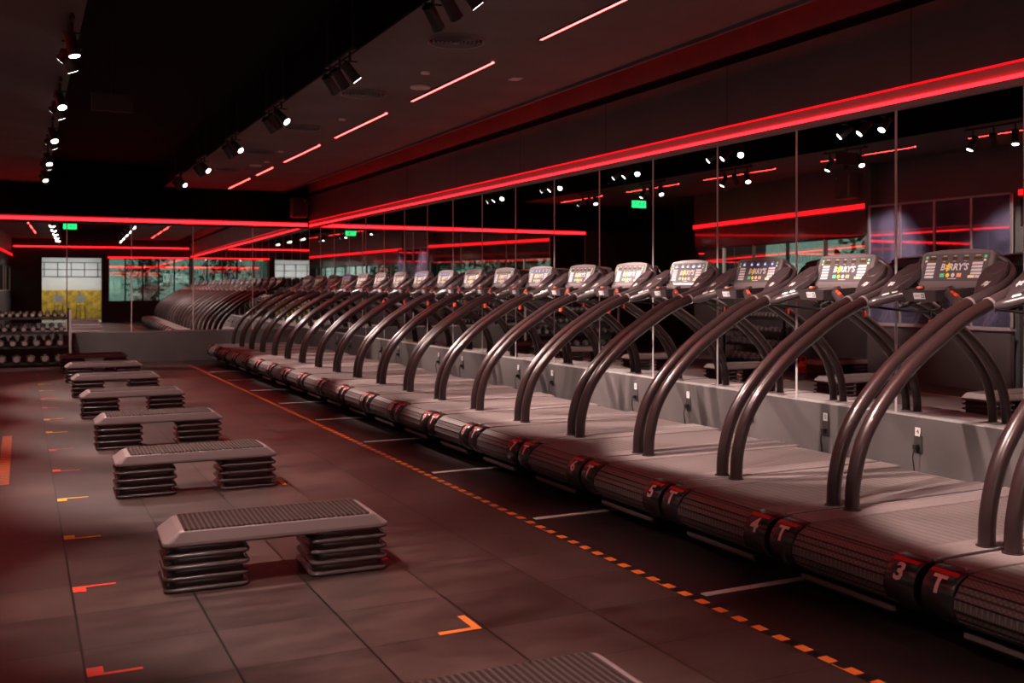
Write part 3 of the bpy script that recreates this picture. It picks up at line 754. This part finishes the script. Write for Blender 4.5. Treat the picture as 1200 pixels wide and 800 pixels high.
# ------------------------------------------------------------------ ceiling fittings
def disc(name,x,y,z,r,m,lab,cat,group=None):
    b=MB().cyl((x,y,z-.018),(x,y,z),r,m,28,r*1.0); o=b.build(name); return tag(o,lab,cat,group)
for k,(y0,y1) in enumerate(((-.8,1.3),(2.1,4.3),(5.1,7.26),(8.19,10.28),(11.13,13.25),(14.05,16.19),(17.05,18.3),(18.95,21.0))):
    e=empty('led_light_bar',(3.83,y0,ZC)); tag(e,f'slim red ceiling light bar, {ORD[7-k]} along from the far wall','ceiling light','red light bars in a line on the ceiling')
    MB().box(-.014,.014,0,y1-y0,-.010,.0,M['led']).build('light_tube',e)
    MB().box(-.022,-.015,-.01,y1-y0+.01,-.012,.0,M['frame']).box(.015,.022,-.01,y1-y0+.01,-.012,.0,M['frame']).build('channel',e)
for k,(y0,y1) in enumerate(((1.6,3.6),(4.5,6.5),(7.4,9.5),(10.4,12.3),(13.4,15.4),(16.2,18.1),(19.1,21.0))):
    e=empty('led_light_bar',(-.42,y0,ZC)); tag(e,f'red ceiling light bar on the window side seen in mirrors, {ORD[6-k]} from far wall','ceiling light','red light bars on the window side ceiling')
    MB().box(-.014,.014,0,y1-y0,-.010,.0,M['led']).build('light_tube',e)
    MB().box(-.022,-.015,-.01,y1-y0+.01,-.012,.0,M['frame']).box(.015,.022,-.01,y1-y0+.01,-.012,.0,M['frame']).build('channel',e)
for k,y in enumerate((7.60,10.1,12.62,15.17,17.68)):
    e=empty('ceiling_vent',(3.22,y,ZC)); tag(e,f'round dark ceiling air vent {["nearest in view","second in view, beside track lights","third in view","fourth in view","farthest along","over the camera side, out of the frame"][k]}','ceiling vent','round air vents')
    m=MB()
    for j,rad in enumerate((.24,.20,.165,.13,.095,.06)):
        ring=lambda q,z:[(q*math.cos(a*math.pi/18),q*math.sin(a*math.pi/18),z) for a in range(36)]
        m.loft([ring(rad,-.002),ring(rad-.004,-.022),ring(rad-.022,-.016),ring(rad-.024,-.002)],M['brown_wall'] if j else M['console'],False,False,True)
    m.cyl((0,0,-.004),(0,0,-.001),.225,M['recess'],30)
    m.build('louvres',e); MB().cyl((0,0,-.03),(0,0,-.004),.03,M['console'],16).build('hub',e)
md=mat('disc_white',(.75,.68,.66),.6)
for x,y,r_,lab in ((3.637,9.52,.10,'large white disc on ceiling beside the second red light bar'),(3.44,8.86,.045,'small white disc on ceiling beside the big disc'),(3.49,11.76,.045,'small white disc on ceiling beside the third red light bar'),(3.49,14.96,.045,'small white disc on ceiling beside the fourth red light bar'),(3.58,16.3,.045,'small white disc on ceiling between fourth and fifth light bars'),(3.51,16.85,.10,'large white disc on ceiling beside the fifth light bar')):
    disc('ceiling_speaker' if r_>.08 else 'smoke_detector',x,y,ZC,r_,md,lab,'ceiling speaker' if r_>.08 else 'smoke detector')
o=MB().cbox(4.28,4.38,8.66,8.80,ZC-.012,ZC,.003,md).build('ceiling_sensor'); tag(o,'small white square sensor on ceiling near the soffit','sensor')

# track lights
LIGHTS=[]
def head_mesh():
    m=MB(); m.cyl((0,0,.11),(0,0,-.11),.048,M['dark'],20); m.cyl((0,0,.115),(0,0,.108),.040,M['frame'],16); return m
def aim_matrix(p,d):
    q=Vector(d).normalized().to_track_quat('-Z','Y'); return q
def track(x,y,heads,lab,power):
    e=empty('track_light',(x,y,0)); tag(e,lab,'track light','track lights along the black ceiling recess')
    MB().box(-.018,.018,-.42,.42,3.47,3.495,M['dark']).box(-.01,.01,-.40,-.38,3.495,3.93,M['dark']).box(-.01,.01,.38,.40,3.495,3.93,M['dark']).build('track_bar',e)
    for dy,tgt,pw in heads:
        p=Vector((0,dy,3.31)); d=(Vector(tgt)-Vector((x,y,0))-p).normalized()
        h=MB(); h.cyl((0,0,.085),(0,0,-.085),.043,M['dark'],20); h.cyl((0,0,-.080),(0,0,-.096),.046,M['dark'],20)
        ho=h.build('spot_head',e); ho.location=p; ho.rotation_mode='QUATERNION'; ho.rotation_quaternion=aim_matrix(p,d)
        MB().cyl((0,0,-.0965),(0,0,-.098),.039,M['lens'] if pw>0 else M['dark'],20).build('lens',ho)
        MB().tube([(0,dy,3.475),(0,dy,3.39)],.012,M['dark'],8).box(-.06,.06,dy-.012,dy+.012,3.385,3.397,M['dark']).build('stem',e)
        if pw>0:
            l=bpy.data.lights.new('spot','SPOT'); l.energy=pw; l.spot_size=R(46 if x>1 else 48); l.spot_blend=.35 if x>1 else .6; l.color=(1,.74,.67); l.shadow_soft_size=.035
            lo=bpy.data.objects.new('spot_lamp',l); COL.objects.link(lo); lo.location=Vector((x,y,0))+p+d*.112
            lo.rotation_mode='QUATERNION'; lo.rotation_quaternion=aim_matrix(p,d)
GY=[1.0,3.5,6.0,8.5,11.0,13.5,16.0,18.4]
PW=230
gl=['over the camera','just behind the frame top','first in view','second in view','third in view','fourth in view','fifth in view','last before the far wall']
for i,y in enumerate(GY):
    near=y<9
    track(2.50,y,[(.30,(5.1,y+2.2,.6),PW*.35),(0,(4.9,y+1.2,.6) if near else (4.9,y+1.2,.4),PW*(.95 if near else .40)),(-.30,(4.9,y-.5,.5) if near else (4.9,y-3.0,.3),PW*(2.5 if near else 3.0))],f'black track of three spotlights on the treadmill side of recess, {gl[i]}',1)
    last=i==7
    track(.34,y,[(.30,(2.6,21.0,.2) if last else (1.7,y+1.2,0),PW*1.2),(0,(-.3,20.6,.7) if last else (-1.4,y+.9,1.7),PW*1.2),(-.30,(1.0,y-.8,0) if near else (1.1,y-2.2,0),PW*1.5)],f'black track of three spotlights on the window side of recess, {gl[i]}',1)

def exit_sign(x,y,z,rz,lab):
    e=empty('exit_sign',(x,y,z),rz); tag(e,lab,'exit sign')
    MB().box(-.19,.19,-.02,.02,0,.17,M['dark']).box(-.006,.006,-.006,.006,.17,ZC-z+.0 if x<.42 else 3.93-z,M['dark']).build('housing',e)
    MB().box(-.18,.18,.020,.024,.008,.162,M['exit']).build('lit_face',e)
    mb=MB(); add_text(mb,'EXIT',.14,lambda u,v,w:(-u,.0255,.085+v),0,M['white'],bold=.002); mb.build('lettering',e)
exit_sign(.80,10.5,3.20,0,'green lit exit sign hanging over the steps, its lit face turned to far mirrors')
exit_sign(-1.0,18.5,3.22,math.pi,'green lit exit sign hanging before the black wall, seen in treadmill mirrors')
def speaker(x,y,z,rz,lab):
    e=empty('wall_speaker',(x,y,z),rz); tag(e,lab,'speaker')
    MB().cbox(-.17,.17,-.12,.12,0,.42,.02,M['back_dark']).build('cabinet',e)
    MB().cbox(-.145,.145,-.132,-.12,.03,.39,.004,M['dark']).build('grille',e)
    MB().cyl((.10,-.134,.35),(.10,-.132,.35),.012,M['white'],10).build('badge',e)
speaker(5.32,YF-.18,2.97,0,'black loudspeaker high in the corner above the far wall mirrors')
speaker(-1.18,12.5,2.95,R(90),'grey loudspeaker high on the window side beside glass screen')
# things under the windows
for k,(x,y,mt,c_) in enumerate(((-1.05,13.4,'red_btn','red'),(-1.15,13.75,'blue','blue'))):
    o=MB().cyl((x,y,.0),(x,y,.10),.09,M[mt],20,.11).cyl((x,y,.10),(x,y,.19),.11,M[mt],20,.05).tube(spline([(x-.06,y,.17),(x-.06,y,.25),(x,y,.28),(x+.06,y,.25),(x+.06,y,.17)],4),.012,M[mt],8).build('kettlebell')
    tag(o,f'{c_} kettlebell on the floor under the windows','kettlebell')

# ------------------------------------------------------------------ world and colour
w=bpy.data.worlds.new('world'); S.world=w; w.use_nodes=True
w.node_tree.nodes['Background'].inputs[0].default_value=(.85,.95,.90,1); w.node_tree.nodes['Background'].inputs[1].default_value=.75
S.view_settings.view_transform='Standard'; S.view_settings.look='None'; S.view_settings.exposure=.42; S.view_settings.gamma=1
S.view_settings.use_curve_mapping=False
S.cycles.max_bounces=10; S.cycles.glossy_bounces=7; S.cycles.diffuse_bounces=3; S.cycles.transparent_max_bounces=10
S.cycles.caustics_reflective=False; S.cycles.caustics_refractive=False; S.cycles.sample_clamp_indirect=4
S.cycles.use_denoising=True
